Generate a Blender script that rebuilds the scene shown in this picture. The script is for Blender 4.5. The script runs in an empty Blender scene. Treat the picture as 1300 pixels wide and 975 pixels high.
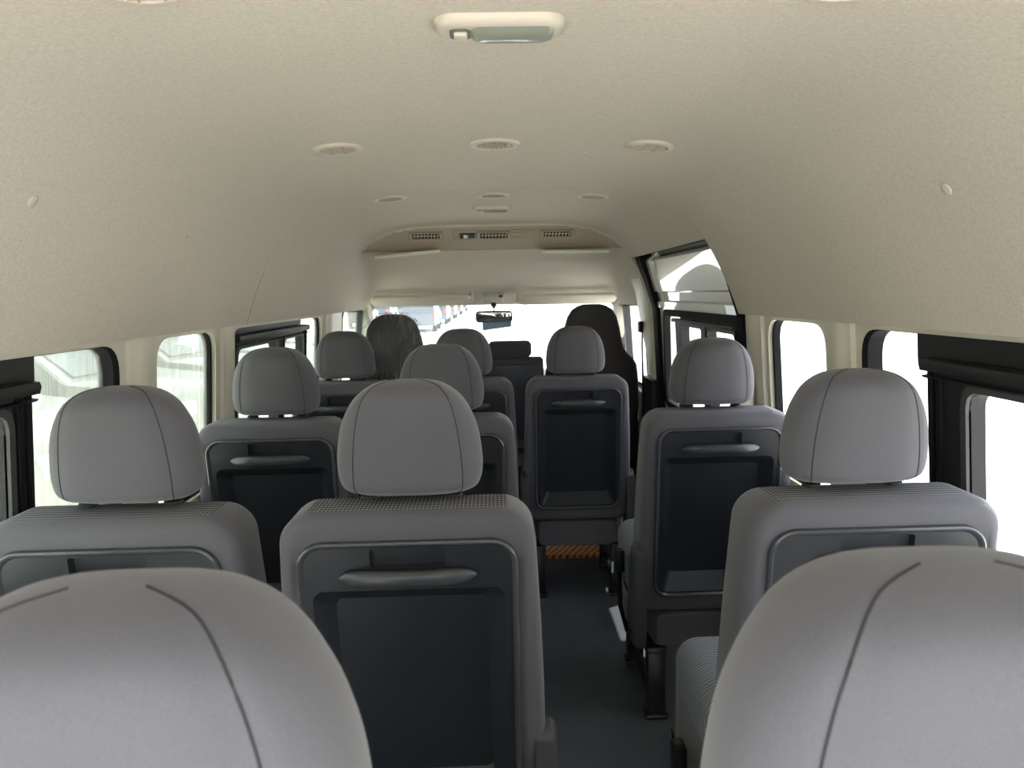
import bpy, bmesh, math, random
from mathutils import Vector, Matrix, geometry
random.seed(7)
H = 1.30                       # height of the eye above the cabin floor; heights below are given from the eye unless noted
COL = bpy.context.scene.collection
PI = math.pi

# ------------------------------------------------------------------ materials
def mat(name, color, rough=.6, spec=.5, metal=0., noise=None, bump=None, coat=0., coat_rough=.05, sheen=0.):
    m = bpy.data.materials.new(name); m.use_nodes = True
    nt = m.node_tree; b = nt.nodes['Principled BSDF']
    b.inputs['Base Color'].default_value = (*color, 1)
    b.inputs['Roughness'].default_value = rough
    b.inputs['Specular IOR Level'].default_value = spec
    b.inputs['Metallic'].default_value = metal
    b.inputs['Coat Weight'].default_value = coat
    b.inputs['Coat Roughness'].default_value = coat_rough
    b.inputs['Sheen Weight'].default_value = sheen
    b.inputs['Sheen Roughness'].default_value = .5
    tc = nt.nodes.new('ShaderNodeTexCoord')
    if noise:                   # (scale, amount)
        n = nt.nodes.new('ShaderNodeTexNoise'); n.inputs['Scale'].default_value = noise[0]; n.inputs['Detail'].default_value = 4
        nt.links.new(tc.outputs['Object'], n.inputs['Vector'])
        r = nt.nodes.new('ShaderNodeMapRange'); r.inputs[1].default_value = .3; r.inputs[2].default_value = .7
        r.inputs[3].default_value = 1 - noise[1]; r.inputs[4].default_value = 1 + noise[1]
        nt.links.new(n.outputs['Fac'], r.inputs[0])
        v = nt.nodes.new('ShaderNodeVectorMath'); v.operation = 'SCALE'; v.inputs[0].default_value = color
        nt.links.new(r.outputs[0], v.inputs['Scale']); nt.links.new(v.outputs[0], b.inputs['Base Color'])
    if bump:                    # (scale, strength, distance)
        n2 = nt.nodes.new('ShaderNodeTexNoise'); n2.inputs['Scale'].default_value = bump[0]; n2.inputs['Detail'].default_value = 3
        nt.links.new(tc.outputs['Object'], n2.inputs['Vector'])
        bp = nt.nodes.new('ShaderNodeBump'); bp.inputs['Strength'].default_value = bump[1]; bp.inputs['Distance'].default_value = bump[2]
        nt.links.new(n2.outputs['Fac'], bp.inputs['Height']); nt.links.new(bp.outputs[0], b.inputs['Normal'])
    return m

M = {}
M['liner'] = mat('headliner_fabric', (.53, .485, .415), .95, .1, noise=(190, .085), bump=(800, .16, .001))
M['header'] = mat('moulded_liner', (.53, .485, .415), .8, .2, bump=(500, .15, .001))
M['trim'] = mat('beige_trim', (.62, .59, .49), .55, .35, bump=(700, .1, .0006))
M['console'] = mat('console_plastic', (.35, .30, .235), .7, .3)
M['vent'] = mat('vent_plastic', (.53, .475, .40), .5, .4)
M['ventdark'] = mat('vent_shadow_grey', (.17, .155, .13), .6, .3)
M['black'] = mat('black_plastic', (.014, .014, .015), .5, .3)
M['rubber'] = mat('black_rubber', (.010, .010, .011), .75, .12)
M['greyplastic'] = mat('grey_plastic', (.05, .05, .053), .5, .35)
M['fabric'] = mat('seat_fabric', (.095, .093, .105), .95, .15, noise=(900, .10), bump=(1400, .25, .0008), sheen=.25)
M['frontfabric'] = mat('shaded_front_fabric', (.045, .042, .044), .9, .15, noise=(900, .1), sheen=.1)  # seat fabric darkened to put the front row's dimmer light into the colour
M['seam'] = mat('seam_thread', (.035, .033, .034), .9, .1)
M['panel'] = mat('panel_plastic', (.017, .0195, .025), .36, .42, bump=(1500, .12, .0003))
M['rim'] = mat('glossy_rim_highlight', (.055, .058, .065), .22, .6)  # glossy bead of the back panel, paler grey paints in its edge highlight
M['handle'] = mat('handle_plastic', (.04, .042, .047), .33, .5)
M['steel'] = mat('chrome_steel', (.6, .6, .6), .25, .5, 1.)
M['darksteel'] = mat('painted_black_steel', (.012, .012, .014), .35, .5)
M['white'] = mat('white_car_paint', (.74, .73, .66), .35, .5, coat=1., coat_rough=.02)
M['floor'] = mat('vinyl_floor', (.085, .095, .108), .34, .5, noise=(6, .12), bump=(5, .5, .02))
M['label'] = mat('pale_label', (.6, .68, .7), .5, .4)
M['red'] = mat('red_plastic', (.5, .03, .02), .4, .5)
M['sand'] = mat('bright_ground', (.79, .77, .70), .95, .1, noise=(.6, .06))
M['sticker'] = mat('pale_blue_sheet', (.20, .27, .36), .8, .2, noise=(120, .3))

def node_mat(name):
    m = bpy.data.materials.new(name); m.use_nodes = True; nt = m.node_tree; nt.nodes.clear()
    out = nt.nodes.new('ShaderNodeOutputMaterial'); return m, nt, out

def mesh_fabric():              # woven diamond pattern
    m = mat('diamond_knit_fabric', (.15, .145, .15), .9, .2)
    nt = m.node_tree; b = nt.nodes['Principled BSDF']; tc = nt.nodes.new('ShaderNodeTexCoord')
    mp = nt.nodes.new('ShaderNodeMapping'); mp.inputs['Rotation'].default_value = (0, 0, PI/4); mp.inputs['Scale'].default_value = (1, .5, .0)
    nt.links.new(tc.outputs['Object'], mp.inputs['Vector'])
    ck = nt.nodes.new('ShaderNodeTexChecker'); ck.inputs['Scale'].default_value = 215
    ck.inputs["Color1"].default_value = (.24, .235, .245, 1); ck.inputs['Color2'].default_value = (.055, .055, .06, 1)
    nt.links.new(mp.outputs[0], ck.inputs['Vector']); nt.links.new(ck.outputs[0], b.inputs['Base Color']); return m
M['knit'] = mesh_fabric()
def wave_fabric():              # cushion with fine herringbone lines
    m = mat('herringbone_fabric', (.17, .185, .20), .9, .2)
    nt = m.node_tree; b = nt.nodes['Principled BSDF']; tc = nt.nodes.new('ShaderNodeTexCoord')
    w = nt.nodes.new('ShaderNodeTexWave'); w.wave_type = 'BANDS'; w.bands_direction = 'Y'; w.inputs['Scale'].default_value = 38
    w.inputs['Distortion'].default_value = 3; w.inputs['Detail'].default_value = 1; w.inputs['Detail Scale'].default_value = 1.2
    nt.links.new(tc.outputs['Object'], w.inputs['Vector'])
    r = nt.nodes.new('ShaderNodeValToRGB'); r.color_ramp.elements[0].color = (.12, .13, .145, 1); r.color_ramp.elements[1].color = (.26, .28, .30, 1)
    nt.links.new(w.outputs['Fac'], r.inputs[0]); nt.links.new(r.outputs[0], b.inputs['Base Color']); return m
M['cushion'] = wave_fabric()
def wood():
    m = mat('reddish_wood', (.4, .16, .06), .5, .4)
    nt = m.node_tree; b = nt.nodes['Principled BSDF']; tc = nt.nodes.new('ShaderNodeTexCoord')
    mp = nt.nodes.new('ShaderNodeMapping'); mp.inputs['Rotation'].default_value = (0, 0, .5)
    nt.links.new(tc.outputs['Object'], mp.inputs['Vector'])
    w = nt.nodes.new('ShaderNodeTexWave'); w.inputs['Scale'].default_value = 11; w.inputs['Distortion'].default_value = 2.5; w.inputs['Detail'].default_value = 3
    nt.links.new(mp.outputs[0], w.inputs['Vector'])
    r = nt.nodes.new('ShaderNodeValToRGB'); r.color_ramp.elements[0].color = (.16, .05, .02, 1); r.color_ramp.elements[1].color = (.62, .27, .11, 1)
    r.color_ramp.elements[0].position = .1; r.color_ramp.elements[1].position = .45
    nt.links.new(w.outputs['Fac'], r.inputs[0]); nt.links.new(r.outputs[0], b.inputs['Base Color']); return m
M['wood'] = wood()
def glass(name, tint=(1, 1, 1), gloss=.05, dust=0., streak=False, dustcol=(.8, .82, .74)):
    m, nt, out = node_mat(name)
    tr = nt.nodes.new('ShaderNodeBsdfTransparent'); tr.inputs[0].default_value = (*tint, 1)
    gl = nt.nodes.new('ShaderNodeBsdfGlossy'); gl.inputs['Roughness'].default_value = .01
    fr = nt.nodes.new('ShaderNodeLayerWeight'); fr.inputs[0].default_value = .12
    mr = nt.nodes.new('ShaderNodeMath'); mr.operation = 'MULTIPLY_ADD'; mr.inputs[1].default_value = .5; mr.inputs[2].default_value = gloss*.5
    nt.links.new(fr.outputs['Fresnel'], mr.inputs[0])
    mx = nt.nodes.new('ShaderNodeMixShader'); nt.links.new(mr.outputs[0], mx.inputs[0])
    nt.links.new(tr.outputs[0], mx.inputs[1]); nt.links.new(gl.outputs[0], mx.inputs[2])
    last = mx
    if dust:
        tl = nt.nodes.new('ShaderNodeBsdfTranslucent'); tl.inputs[0].default_value = (*dustcol, 1)
        m2 = nt.nodes.new('ShaderNodeMixShader')
        if streak:
            tc = nt.nodes.new('ShaderNodeTexCoord'); mp = nt.nodes.new('ShaderNodeMapping'); mp.inputs['Scale'].default_value = (1, 110, 7)
            nt.links.new(tc.outputs['Object'], mp.inputs['Vector'])
            n = nt.nodes.new('ShaderNodeTexNoise'); n.inputs['Scale'].default_value = 1; n.inputs['Detail'].default_value = 4
            nt.links.new(mp.outputs[0], n.inputs['Vector'])
            r = nt.nodes.new('ShaderNodeMapRange'); r.inputs[1].default_value = .35; r.inputs[2].default_value = .65
            r.inputs[3].default_value = dust*.55; r.inputs[4].default_value = dust*1.45
            nt.links.new(n.outputs['Fac'], r.inputs[0]); nt.links.new(r.outputs[0], m2.inputs[0])
        else: m2.inputs[0].default_value = dust
        nt.links.new(mx.outputs[0], m2.inputs[1]); nt.links.new(tl.outputs[0], m2.inputs[2]); last = m2
    nt.links.new(last.outputs[0], out.inputs[0]); return m
M['glass'] = glass('clear_glass')
M['dusty'] = glass('dusty_glass', (.82, .84, .78), dust=.09, streak=True)
M['windshield'] = glass('windshield_glass', (.97, .99, 1), dust=.025)
M['lens'] = glass('lamp_lens', (.9, .95, .95), gloss=.35, dust=.35, dustcol=(.7, .75, .75))
def plastic_film():
    m, nt, out = node_mat('crinkled_clear_plastic')
    tc = nt.nodes.new('ShaderNodeTexCoord')
    mp = nt.nodes.new('ShaderNodeMapping'); mp.inputs['Scale'].default_value = (34, 34, 6); mp.inputs['Rotation'].default_value = (0, .35, 0)
    nt.links.new(tc.outputs['Object'], mp.inputs['Vector'])
    n = nt.nodes.new('ShaderNodeTexNoise'); n.inputs['Scale'].default_value = 1; n.inputs['Detail'].default_value = 5; n.inputs['Distortion'].default_value = 1.5
    nt.links.new(mp.outputs[0], n.inputs['Vector'])
    bp = nt.nodes.new('ShaderNodeBump'); bp.inputs['Strength'].default_value = 1; bp.inputs['Distance'].default_value = .06
    nt.links.new(n.outputs['Fac'], bp.inputs['Height'])
    gl = nt.nodes.new('ShaderNodeBsdfGlossy'); gl.inputs['Roughness'].default_value = .12; nt.links.new(bp.outputs[0], gl.inputs['Normal'])
    tl = nt.nodes.new('ShaderNodeBsdfTranslucent'); tl.inputs[0].default_value = (.8, .82, .85, 1)
    tr = nt.nodes.new('ShaderNodeBsdfTransparent'); tr.inputs[0].default_value = (.97, .98, .98, 1)
    r = nt.nodes.new('ShaderNodeValToRGB'); r.color_ramp.elements[0].position = .51; r.color_ramp.elements[1].position = .59
    r.color_ramp.elements[0].color = (.0, .0, .0, 1); r.color_ramp.elements[1].color = (.45, .45, .45, 1)
    nt.links.new(n.outputs['Fac'], r.inputs[0])
    a = nt.nodes.new('ShaderNodeMixShader'); nt.links.new(r.outputs[0], a.inputs[0]); nt.links.new(tr.outputs[0], a.inputs[1]); nt.links.new(tl.outputs[0], a.inputs[2])
    b = nt.nodes.new('ShaderNodeMixShader'); b.inputs[0].default_value = .07; nt.links.new(a.outputs[0], b.inputs[1]); nt.links.new(gl.outputs[0], b.inputs[2])
    nt.links.new(b.outputs[0], out.inputs[0]); return m
M['film'] = plastic_film()

def smin(a, b, k):
    h = max(k-abs(a-b), 0)/k; return min(a, b)-h*h*k*.25
# ------------------------------------------------------------------ mesh helpers
def V(*a): return Vector(a)
class MB:
    def __init__(s): s.v = []; s.f = []; s.mi = []
    def add(s, vs, fs, mi=0):
        o = len(s.v); s.v += [Vector(p) for p in vs]
        for f in fs: s.f.append([i+o for i in f]); s.mi.append(mi)
    def box(s, x0, x1, y0, y1, z0, z1, b=0, seg=2, mi=0, rot=None):
        bm = bmesh.new(); bmesh.ops.create_cube(bm, size=1)
        c = V((x0+x1)/2, (y0+y1)/2, (z0+z1)/2)
        for v in bm.verts: v.co = V(v.co.x*abs(x1-x0), v.co.y*abs(y1-y0), v.co.z*abs(z1-z0))
        if b: bmesh.ops.bevel(bm, geom=bm.edges[:], offset=b, segments=seg, profile=.5, affect='EDGES')
        if rot: bmesh.ops.transform(bm, matrix=rot, verts=bm.verts)
        for v in bm.verts: v.co += c
        bm.verts.index_update(); s.add([v.co for v in bm.verts], [[v.index for v in f.verts] for f in bm.faces], mi); bm.free(); return s
    def loops(s, L, cap0=True, cap1=True, mi=0, closed=True):
        n = len(L[0]); vs = [p for l in L for p in l]; fs = []
        for k in range(len(L)-1):
            for i in range(n if closed else n-1):
                j = (i+1) % n; fs.append([k*n+i, k*n+j, (k+1)*n+j, (k+1)*n+i])
        if cap0: fs.append(list(range(n-1, -1, -1)))
        if cap1: fs.append([(len(L)-1)*n+i for i in range(n)])
        s.add(vs, fs, mi); return s
    def tube(s, pts, r, n=10, caps=True, flat=None):
        pts = [Vector(p) for p in pts]; L = []
        for i, p in enumerate(pts):
            t = (pts[min(i+1, len(pts)-1)]-pts[max(i-1, 0)]).normalized()
            a = t.cross(V(0, 0, 1) if abs(t.z) < .9 else V(0, 1, 0)).normalized(); b = t.cross(a)
            rr = r[i] if isinstance(r, (list, tuple)) else r; fl = flat or 1
            L.append([p+a*rr*math.cos(2*PI*k/n)+b*rr*fl*math.sin(2*PI*k/n) for k in range(n)])
        return s.loops(L, caps, caps)
    def lathe(s, prof, n=32, c=(0, 0, 0), mi=0, cap=False):   # prof (r,z)
        c = Vector(c); return s.loops([[c+V(r*math.cos(2*PI*k/n), r*math.sin(2*PI*k/n), z) for k in range(n)] for r, z in prof], cap, cap, mi)
    def build(s, name, mats, parent=None, ang=35, recalc=True, loc=None, rot=None):
        me = bpy.data.meshes.new(name); me.from_pydata([tuple(p) for p in s.v], [], s.f)
        for m in (mats if isinstance(mats, (list, tuple)) else [mats]): me.materials.append(m)
        bm = bmesh.new(); bm.from_mesh(me); bm.faces.ensure_lookup_table()
        for f, k in zip(bm.faces, s.mi): f.material_index = k
        if recalc: bmesh.ops.recalc_face_normals(bm, faces=bm.faces)
        ca = math.radians(ang)
        for f in bm.faces: f.smooth = True
        for e in bm.edges:
            if len(e.link_faces) == 2: e.smooth = e.calc_face_angle(0) < ca
        bm.to_mesh(me); bm.free()
        o = bpy.data.objects.new(name, me); COL.objects.link(o); o.parent = parent
        if loc: o.location = loc
        if rot: o.rotation_euler = rot
        return o

def empty(name, label=None, cat=None, group=None, loc=(0, 0, 0), rot=(0, 0, 0), kind=None):
    o = bpy.data.objects.new(name, None); COL.objects.link(o); o.location = loc; o.rotation_euler = rot; o.empty_display_size = .1
    tag(o, label, cat, group, kind); return o
def tag(o, label=None, cat=None, group=None, kind=None):
    if label: o['label'] = label
    if cat: o['category'] = cat
    if group: o['group'] = group
    if kind: o['kind'] = kind
    return o
def struct(o, label=None, cat=None): return tag(o, label, cat, None, 'structure')
def dup(root, loc, label=None, group=None, rot=None):
    r = root.copy(); COL.objects.link(r); r.location = loc
    if rot: r.rotation_euler = rot
    if label: r['label'] = label
    if group: r['group'] = group
    for ch in list(root.children):
        c = ch.copy(); COL.objects.link(c); c.parent = r
        for g in list(ch.children):
            d = g.copy(); COL.objects.link(d); d.parent = c
    return r

def rrect(cx, cz, hw, hh, r, n=6, side=6):      # rounded rectangle as (u, w), constant vertex count, from the right side upward
    if not isinstance(r, (tuple, list)): r = (r, r, r, r)   # top right, top left, bottom left, bottom right
    P = []; C = [(1, 1, 0), (-1, 1, 90), (-1, -1, 180), (1, -1, 270)]
    arcs = []
    for (sx, sz, a0), rr in zip(C, r):
        rr = min(rr, hw*.999, hh*.999)
        arcs.append([(cx+sx*(hw-rr)+rr*math.cos(math.radians(a0+90*k/n)), cz+sz*(hh-rr)+rr*math.sin(math.radians(a0+90*k/n))) for k in range(n+1)])
    for i in range(4):
        P += arcs[i]; a = arcs[i][-1]; b = arcs[(i+1) % 4][0]
        P += [(a[0]+(b[0]-a[0])*k/side, a[1]+(b[1]-a[1])*k/side) for k in range(1, side)]
    return P
def rpoly(pts, r, n=5):                          # rounded polygon
    out = []; N = len(pts)
    for i, p in enumerate(pts):
        p = Vector(p); a = Vector(pts[i-1]); b = Vector(pts[(i+1) % N]); rr = r[i] if isinstance(r, (list, tuple)) else r
        if rr <= 0: out.append((p.x, p.y)); continue
        da = (a-p).normalized(); db = (b-p).normalized(); h = da.angle(db)/2; d = min(rr/math.tan(h), (a-p).length*.48, (b-p).length*.48)
        s, e = p+da*d, p+db*d
        for k in range(n+1):
            t = k/n; q = s*(1-t)**2+p*2*t*(1-t)+e*t*t; out.append((q.x, q.y))
    return out
def plate(outer, holes, f0, f1, mb=None, mi=0):  # solid plate with holes; f0,f1 map (u,w) -> face and back points
    mb = mb or MB(); rings = [outer]+holes
    flat = [p for r in rings for p in r]; tris = geometry.tessellate_polygon([[V(p[0], p[1], 0) for p in r] for r in rings])
    n = len(flat); vs = [f0(*p) for p in flat]+[f1(*p) for p in flat]; fs = [list(t) for t in tris]+[[i+n for i in reversed(t)] for t in tris]
    o = 0
    for r in rings:
        for i in range(len(r)):
            a, b = o+i, o+(i+1) % len(r); fs.append([a, b, b+n, a+n])
        o += len(r)
    mb.add(vs, fs, mi); return mb

# ------------------------------------------------------------------ cabin cross section
PROF = [(0, .33), (.16, .330), (.30, .327), (.40, .319), (.48, .304), (.56, .275), (.61, .245), (.655, .202), (.69, .16), (.735, .08), (.77, 0), (.80, -.083)]
def prof_z(x):
    x = abs(x)
    for (a, za), (b, zb) in zip(PROF, PROF[1:]):
        if x <= b: return za+(zb-za)*(x-a)/(b-a)
    return PROF[-1][1]
def prof_pts(sub=6):
    P = []
    pts = [(-x, z) for x, z in PROF[::-1]]+PROF[1:]
    for i in range(len(pts)-1):
        p0 = pts[max(i-1, 0)]; p1 = pts[i]; p2 = pts[i+1]; p3 = pts[min(i+2, len(pts)-1)]
        for k in range(sub):
            t = k/sub
            P.append(tuple(.5*((2*b)+(-a+c)*t+(2*a-5*b+4*c-d)*t*t+(-a+3*b-3*c+d)*t**3) for a, b, c, d in zip(p0, p1, p2, p3)))
    P.append(pts[-1]); return P
TK = [(0, .60), (3.56, .60), (3.60, .46), (3.655, .325), (3.735, .213), (3.80, .196), (4.0, .163), (4.2, .118), (4.4, .062), (4.55, .012), (4.72, -.045)]
def T(y):
    for (a, za), (b, zb) in zip(TK, TK[1:]):
        if y <= b: return za+(zb-za)*(y-a)/(b-a)
    return TK[-1][1]
def smin(a, b, k):
    h = max(k-abs(a-b), 0)/k; return min(a, b)-h*h*k*.25
def liner_pt(x, z, y):
    k = .03 if y < 3.9 else .05
    return V(x, y, H+smin(z, T(y), k))

def liner(name, ys, skip=None, face_zone=None):
    P = prof_pts(); mb = MB(); n = len(P); inner = [liner_pt(x, z, y) for y in ys for x, z in P]; m = len(inner)
    outer = [p+V(.012 if p.x > 0 else -.012, 0, .014) for p in inner]; fs = []; mids = []
    quads = [(k, i) for k in range(len(ys)-1) for i in range(n-1) if not (skip and skip((ys[k]+ys[k+1])/2, (P[i][0]+P[i+1][0])/2, (P[i][1]+P[i+1][1])/2))]
    from collections import Counter
    ec = Counter()
    for k, i in quads:
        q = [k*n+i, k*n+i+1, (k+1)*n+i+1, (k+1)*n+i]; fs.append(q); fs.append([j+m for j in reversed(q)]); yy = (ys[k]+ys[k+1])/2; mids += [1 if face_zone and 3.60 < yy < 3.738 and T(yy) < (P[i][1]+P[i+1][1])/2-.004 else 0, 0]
        for a, b in zip(q, q[1:]+q[:1]): ec[(a, b)] += 1
    for (a, b) in list(ec):
        if (b, a) not in ec: fs.append([b, a, a+m, b+m])
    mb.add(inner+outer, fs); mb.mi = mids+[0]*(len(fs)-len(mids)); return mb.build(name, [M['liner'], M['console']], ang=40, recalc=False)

DY0, DY1 = 2.46, 3.76            # sliding door opening
rear = [-.5+.295*i for i in range(11)]; rear[-1] = 2.447
o = liner('ceiling', rear); struct(o, 'beige fabric headliner over the rear rows', 'ceiling')
front = [2.452, DY0+.01]+[2.47+(3.56-2.47)*i/6 for i in range(1, 7)]+[3.58]+[3.60+.00625*i for i in range(25)]+[DY1, 3.80, 3.84, 3.9, 4.0, 4.1, 4.2, 4.3, 4.4, 4.5, 4.6, 4.72]
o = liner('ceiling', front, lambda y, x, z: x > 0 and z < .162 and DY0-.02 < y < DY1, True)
struct(o, 'beige moulded headliner running forward to the windshield', 'ceiling')

# roof shell outside the liner
mb = MB()
RP = [(-.90, -.03), (-.90, .02), (-.80, .22), (-.70, .36), (-.5, .42), (0, .44), (.5, .42), (.70, .36), (.80, .22), (.90, .02), (.90, -.03)]
def roofring(y, s=1., dz=0): return [V(x*s, y, H+min(z, .44+dz)) for x, z in RP]
def roof_sec(y):
    top = .46 if y < 3.9 else .46-(y-3.9)*.52
    return [V(x, y, H+(min(z, top) if z > -.02 else z)) for x, z in RP]
L = [roof_sec(y) for y in (-.5, 1, 2.46)]
mb.loops(L, False, False, closed=False)
# ahead: left side and top complete, right side above the door only
ys = (2.46, 3.76); L = [roof_sec(y)[:9] for y in ys]; mb.loops(L, False, False, closed=False)
L = [roof_sec(y) for y in (3.76, 3.9, 4.3, 4.8)]; mb.loops(L, False, False, closed=False)
o = mb.build('roof', M['white'], recalc=False); struct(o, 'white painted outer roof skin of the van', 'roof')
mb = MB(); mb.box(-.9, .9, -.52, -.40, H+.335, H+.47, .01); struct(mb.build('trim_1', M['trim']), 'beige beam across the open rear hatch', 'trim')

# ------------------------------------------------------------------ side walls
WT = -.095; WB = -.56
def wx(z):                       # inner wall X for height z (from the eye)
    if z <= -.60: return .865
    return .865+(.825-.865)*(z+.60)/.60
def wall_map(side, off=0.):
    return lambda u, w: V(side*(wx(w)+off), u, H+w)
W1 = (.30, 1.675); W2 = (1.865, 2.262); W3 = (2.405, 3.66)
def hole(y0, y1, z0=WB, z1=WT, r=.07): return rpoly([(y0, z0), (y1, z0), (y1, z1), (y0, z1)], r, 7)
FD = [(4.16, -.56), (5.10, -.56), (4.86, -.10), (4.16, -.085)]
def wall(side, name, spans):
    mb = MB()
    for outer, holes in spans: plate(outer, holes, wall_map(side), wall_map(side, .035), mb)
    return mb
def seg(y0, y1, z0=-.60, z1=.0): return [(y0, z0), (y1, z0), (y1, z1), (y0, z1)]
fd = rpoly(FD, [.05, .04, .04, .06])
mb = wall(-1, 'wall_left', [(seg(-.5, 4.0), [hole(*W1), hole(*W2), hole(*W3)])])
plate([(-.5, -1.3), (4.0, -1.3), (4.0, -.60), (-.5, -.60)], [], wall_map(-1), wall_map(-1, .035), mb)
struct(mb.build('wall_left', M['trim']), 'beige left side wall of the van', 'wall')
mb = wall(1, 'wall_right', [(seg(-.5, DY0), [hole(*W1), hole(*W2)])])
plate([(-.5, -1.3), (DY0, -1.3), (DY0, -.60), (-.5, -.60)], [], wall_map(1), wall_map(1, .035), mb)
struct(mb.build('wall_right', M['trim']), 'beige right side wall behind the sliding door', 'wall')
for side, nm, y0 in ((-1, 'door_1', 4.0), (1, 'door_2', DY1+.02)):
    d = empty(nm, 'front door on the picture\'s %s with beige upper trim' % ('left' if side < 0 else 'right'), 'door', kind='structure')
    mb = MB(); plate([(y0, -.60), (5.6, -.60), (5.35, -.45), (4.93, 0), (y0, 0)], [fd], wall_map(side), wall_map(side, .035), mb)
    mb.build('door_frame', M['trim'], d)
    mb = MB(); plate([(y0, -1.3), (5.6, -1.3), (5.6, -.60), (y0, -.60)], [], wall_map(side), wall_map(side, .035), mb)
    mb.build('door_panel', M['black'], d)
    mb = MB(); plate(fd, [], wall_map(side, .02), wall_map(side, .024), mb); mb.build('glass', M['dusty' if side < 0 else 'glass'], d)
    mb = MB(); mb.loops([[V(side*(wx(z)+a), y+b, H+z) for a, b in ((-.012, -.018), (-.012, .018), (.03, .018), (.03, -.018))] for y, z in ((4.74, -.09), (4.74, -.56))])
    mb.build('window_divider', M['greyplastic'], d)
    # black rubber round the window
    mb = MB(); plate(rpoly([(4.145, -.575), (5.13, -.575), (4.88, -.088), (4.145, -.07)], .05), [fd], wall_map(side, -.003), wall_map(side, .03), mb)
    mb.build('window_seal', M['rubber'], d)

# thick trims around the pillars (left and right) between the windows
def pillar(side, y0, y1, num, label, zt=-.075, prot=.020, zb=-1.28):
    yc = (y0+y1)/2; hw = (y1-y0)/2; L = []
    for z in (zt, -.3, -.58, -.62, zb):
        grow = 0 if z > -.5 else .01
        sec = [(-1.0, .004), (-.96, -.012), (-.55, -prot*.75), (-.45, -prot), (.45, -prot), (.55, -prot*.75), (.96, -.012), (1.0, .004)]
        L.append([V(side*(wx(z)+d), yc+s*(hw+grow), H+z) for s, d in sec])
    mb = MB(); mb.loops(L); struct(mb.build('trim_%d' % num, M['trim'], ang=50), label, 'trim')
pillar(-1, 1.705, 1.835, 2, 'beige pillar trim between the two rear left windows')
pillar(-1, 2.292, 2.395, 3, 'beige pillar trim behind the left sliding window')
pillar(-1, 3.70, 3.92, 4, 'beige pillar trim ahead of the left sliding window')
pillar(1, 1.705, 1.835, 5, 'beige pillar trim between the two rear right windows')
pillar(1, 2.285, 2.43, 6, 'beige pillar trim behind the white sliding door')

# windows
def window(num, side, y0, y1, label, gm, sw=.027, sd=-.002):
    w = empty('window_%d' % num, label, 'window', kind='structure')
    h = hole(y0, y1)
    mb = MB(); plate(h, [], wall_map(side, .022), wall_map(side, .027), mb); mb.build('glass', gm, w)
    inn = hole(y0+.0008, y1-sw, WB+.012, WT-.0008, .066)
    mb = MB(); plate(hole(y0, y1), [inn], wall_map(side, sd), wall_map(side, .032), mb); mb.build('window_seal', M['rubber'], w)
    return w
def slider(w, side, y0, y1, openings, zband=-.185, zt=-.09, xoff=0., yb=None, ot=.037):
    yb = yb or y1
    f = lambda o: wall_map(side, o+xoff)
    mb = MB(); plate(seg(y0, yb, zband-.005, zt), [], f(.010), f(.018), mb); mb.build('upper_band', M['black'], w)
    mb = MB(); ops = [hole(a, b, -.515, zband-ot, .035) for a, b in openings]
    plate(rpoly([(y0, -.555), (y1, -.555), (y1, zband), (y0, zband)], .012), ops, f(-.012), f(.018), mb)
    fr = mb.build('sliding_frame', M['black'], w)
    # rail and edge beads
    mb = MB()
    for z0, z1, pr in ((zband+.012, zband-.012, -.026), (zband-.018, zband-.026, -.020)):
        L = [[V(side*(wx(z)+d+xoff), y, H+z) for d, z in ((0, z0), (pr, z0-.003), (pr-.003, (z0+z1)/2), (pr, z1), (0, z1))] for y in (y0-.004, y1+.006)]
        mb.loops(L)
    mb.build('rail', M['black'], w)
    mb = MB()
    for yy in (y1-.012, y1-.040):
        mb.loops([[V(side*(wx(z)+d+xoff), yy+e, H+z) for e, d in ((-.005, 0), (-.005, -.019), (.005, -.019), (.005, 0))] for z in (zband-.01, -.55)])
    mb.build('edge_bead', M['rubber'], w)
    for a, b in openings:
        mb = MB(); plate(hole(a-.016, b+.016, -.531, zband-ot+.014, .048), [hole(a, b, -.515, zband-ot, .035)], f(-.018), f(-.008), mb); mb.build('sash', M['greyplastic'], w)
GL, GR = M['dusty'], M['glass']
w = window(1, -1, *W1, 'near left window with dusty glass and black sliding sash', GL); slider(w, -1, .40, 1.335, [(.50, 1.265)], -.148, yb=1.385)
w = window(2, -1, *W2, 'narrow dusty left window between two beige pillars', GL, .014, .012)
w = window(3, -1, *W3, 'left window ahead with black two pane sliding sash', GL, .014, .012); slider(w, -1, 2.40, 3.30, [(2.41, 2.86), (2.95, 3.24)], -.128, ot=.034)
w = window(4, 1, *W1, 'near right window with black sliding sash, bright outside', GR); slider(w, 1, .40, 1.395, [(.50, 1.275)], -.150, yb=1.47)
w = window(5, 1, *W2, 'narrow right window between two beige pillars', GR, .014, .012)

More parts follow.
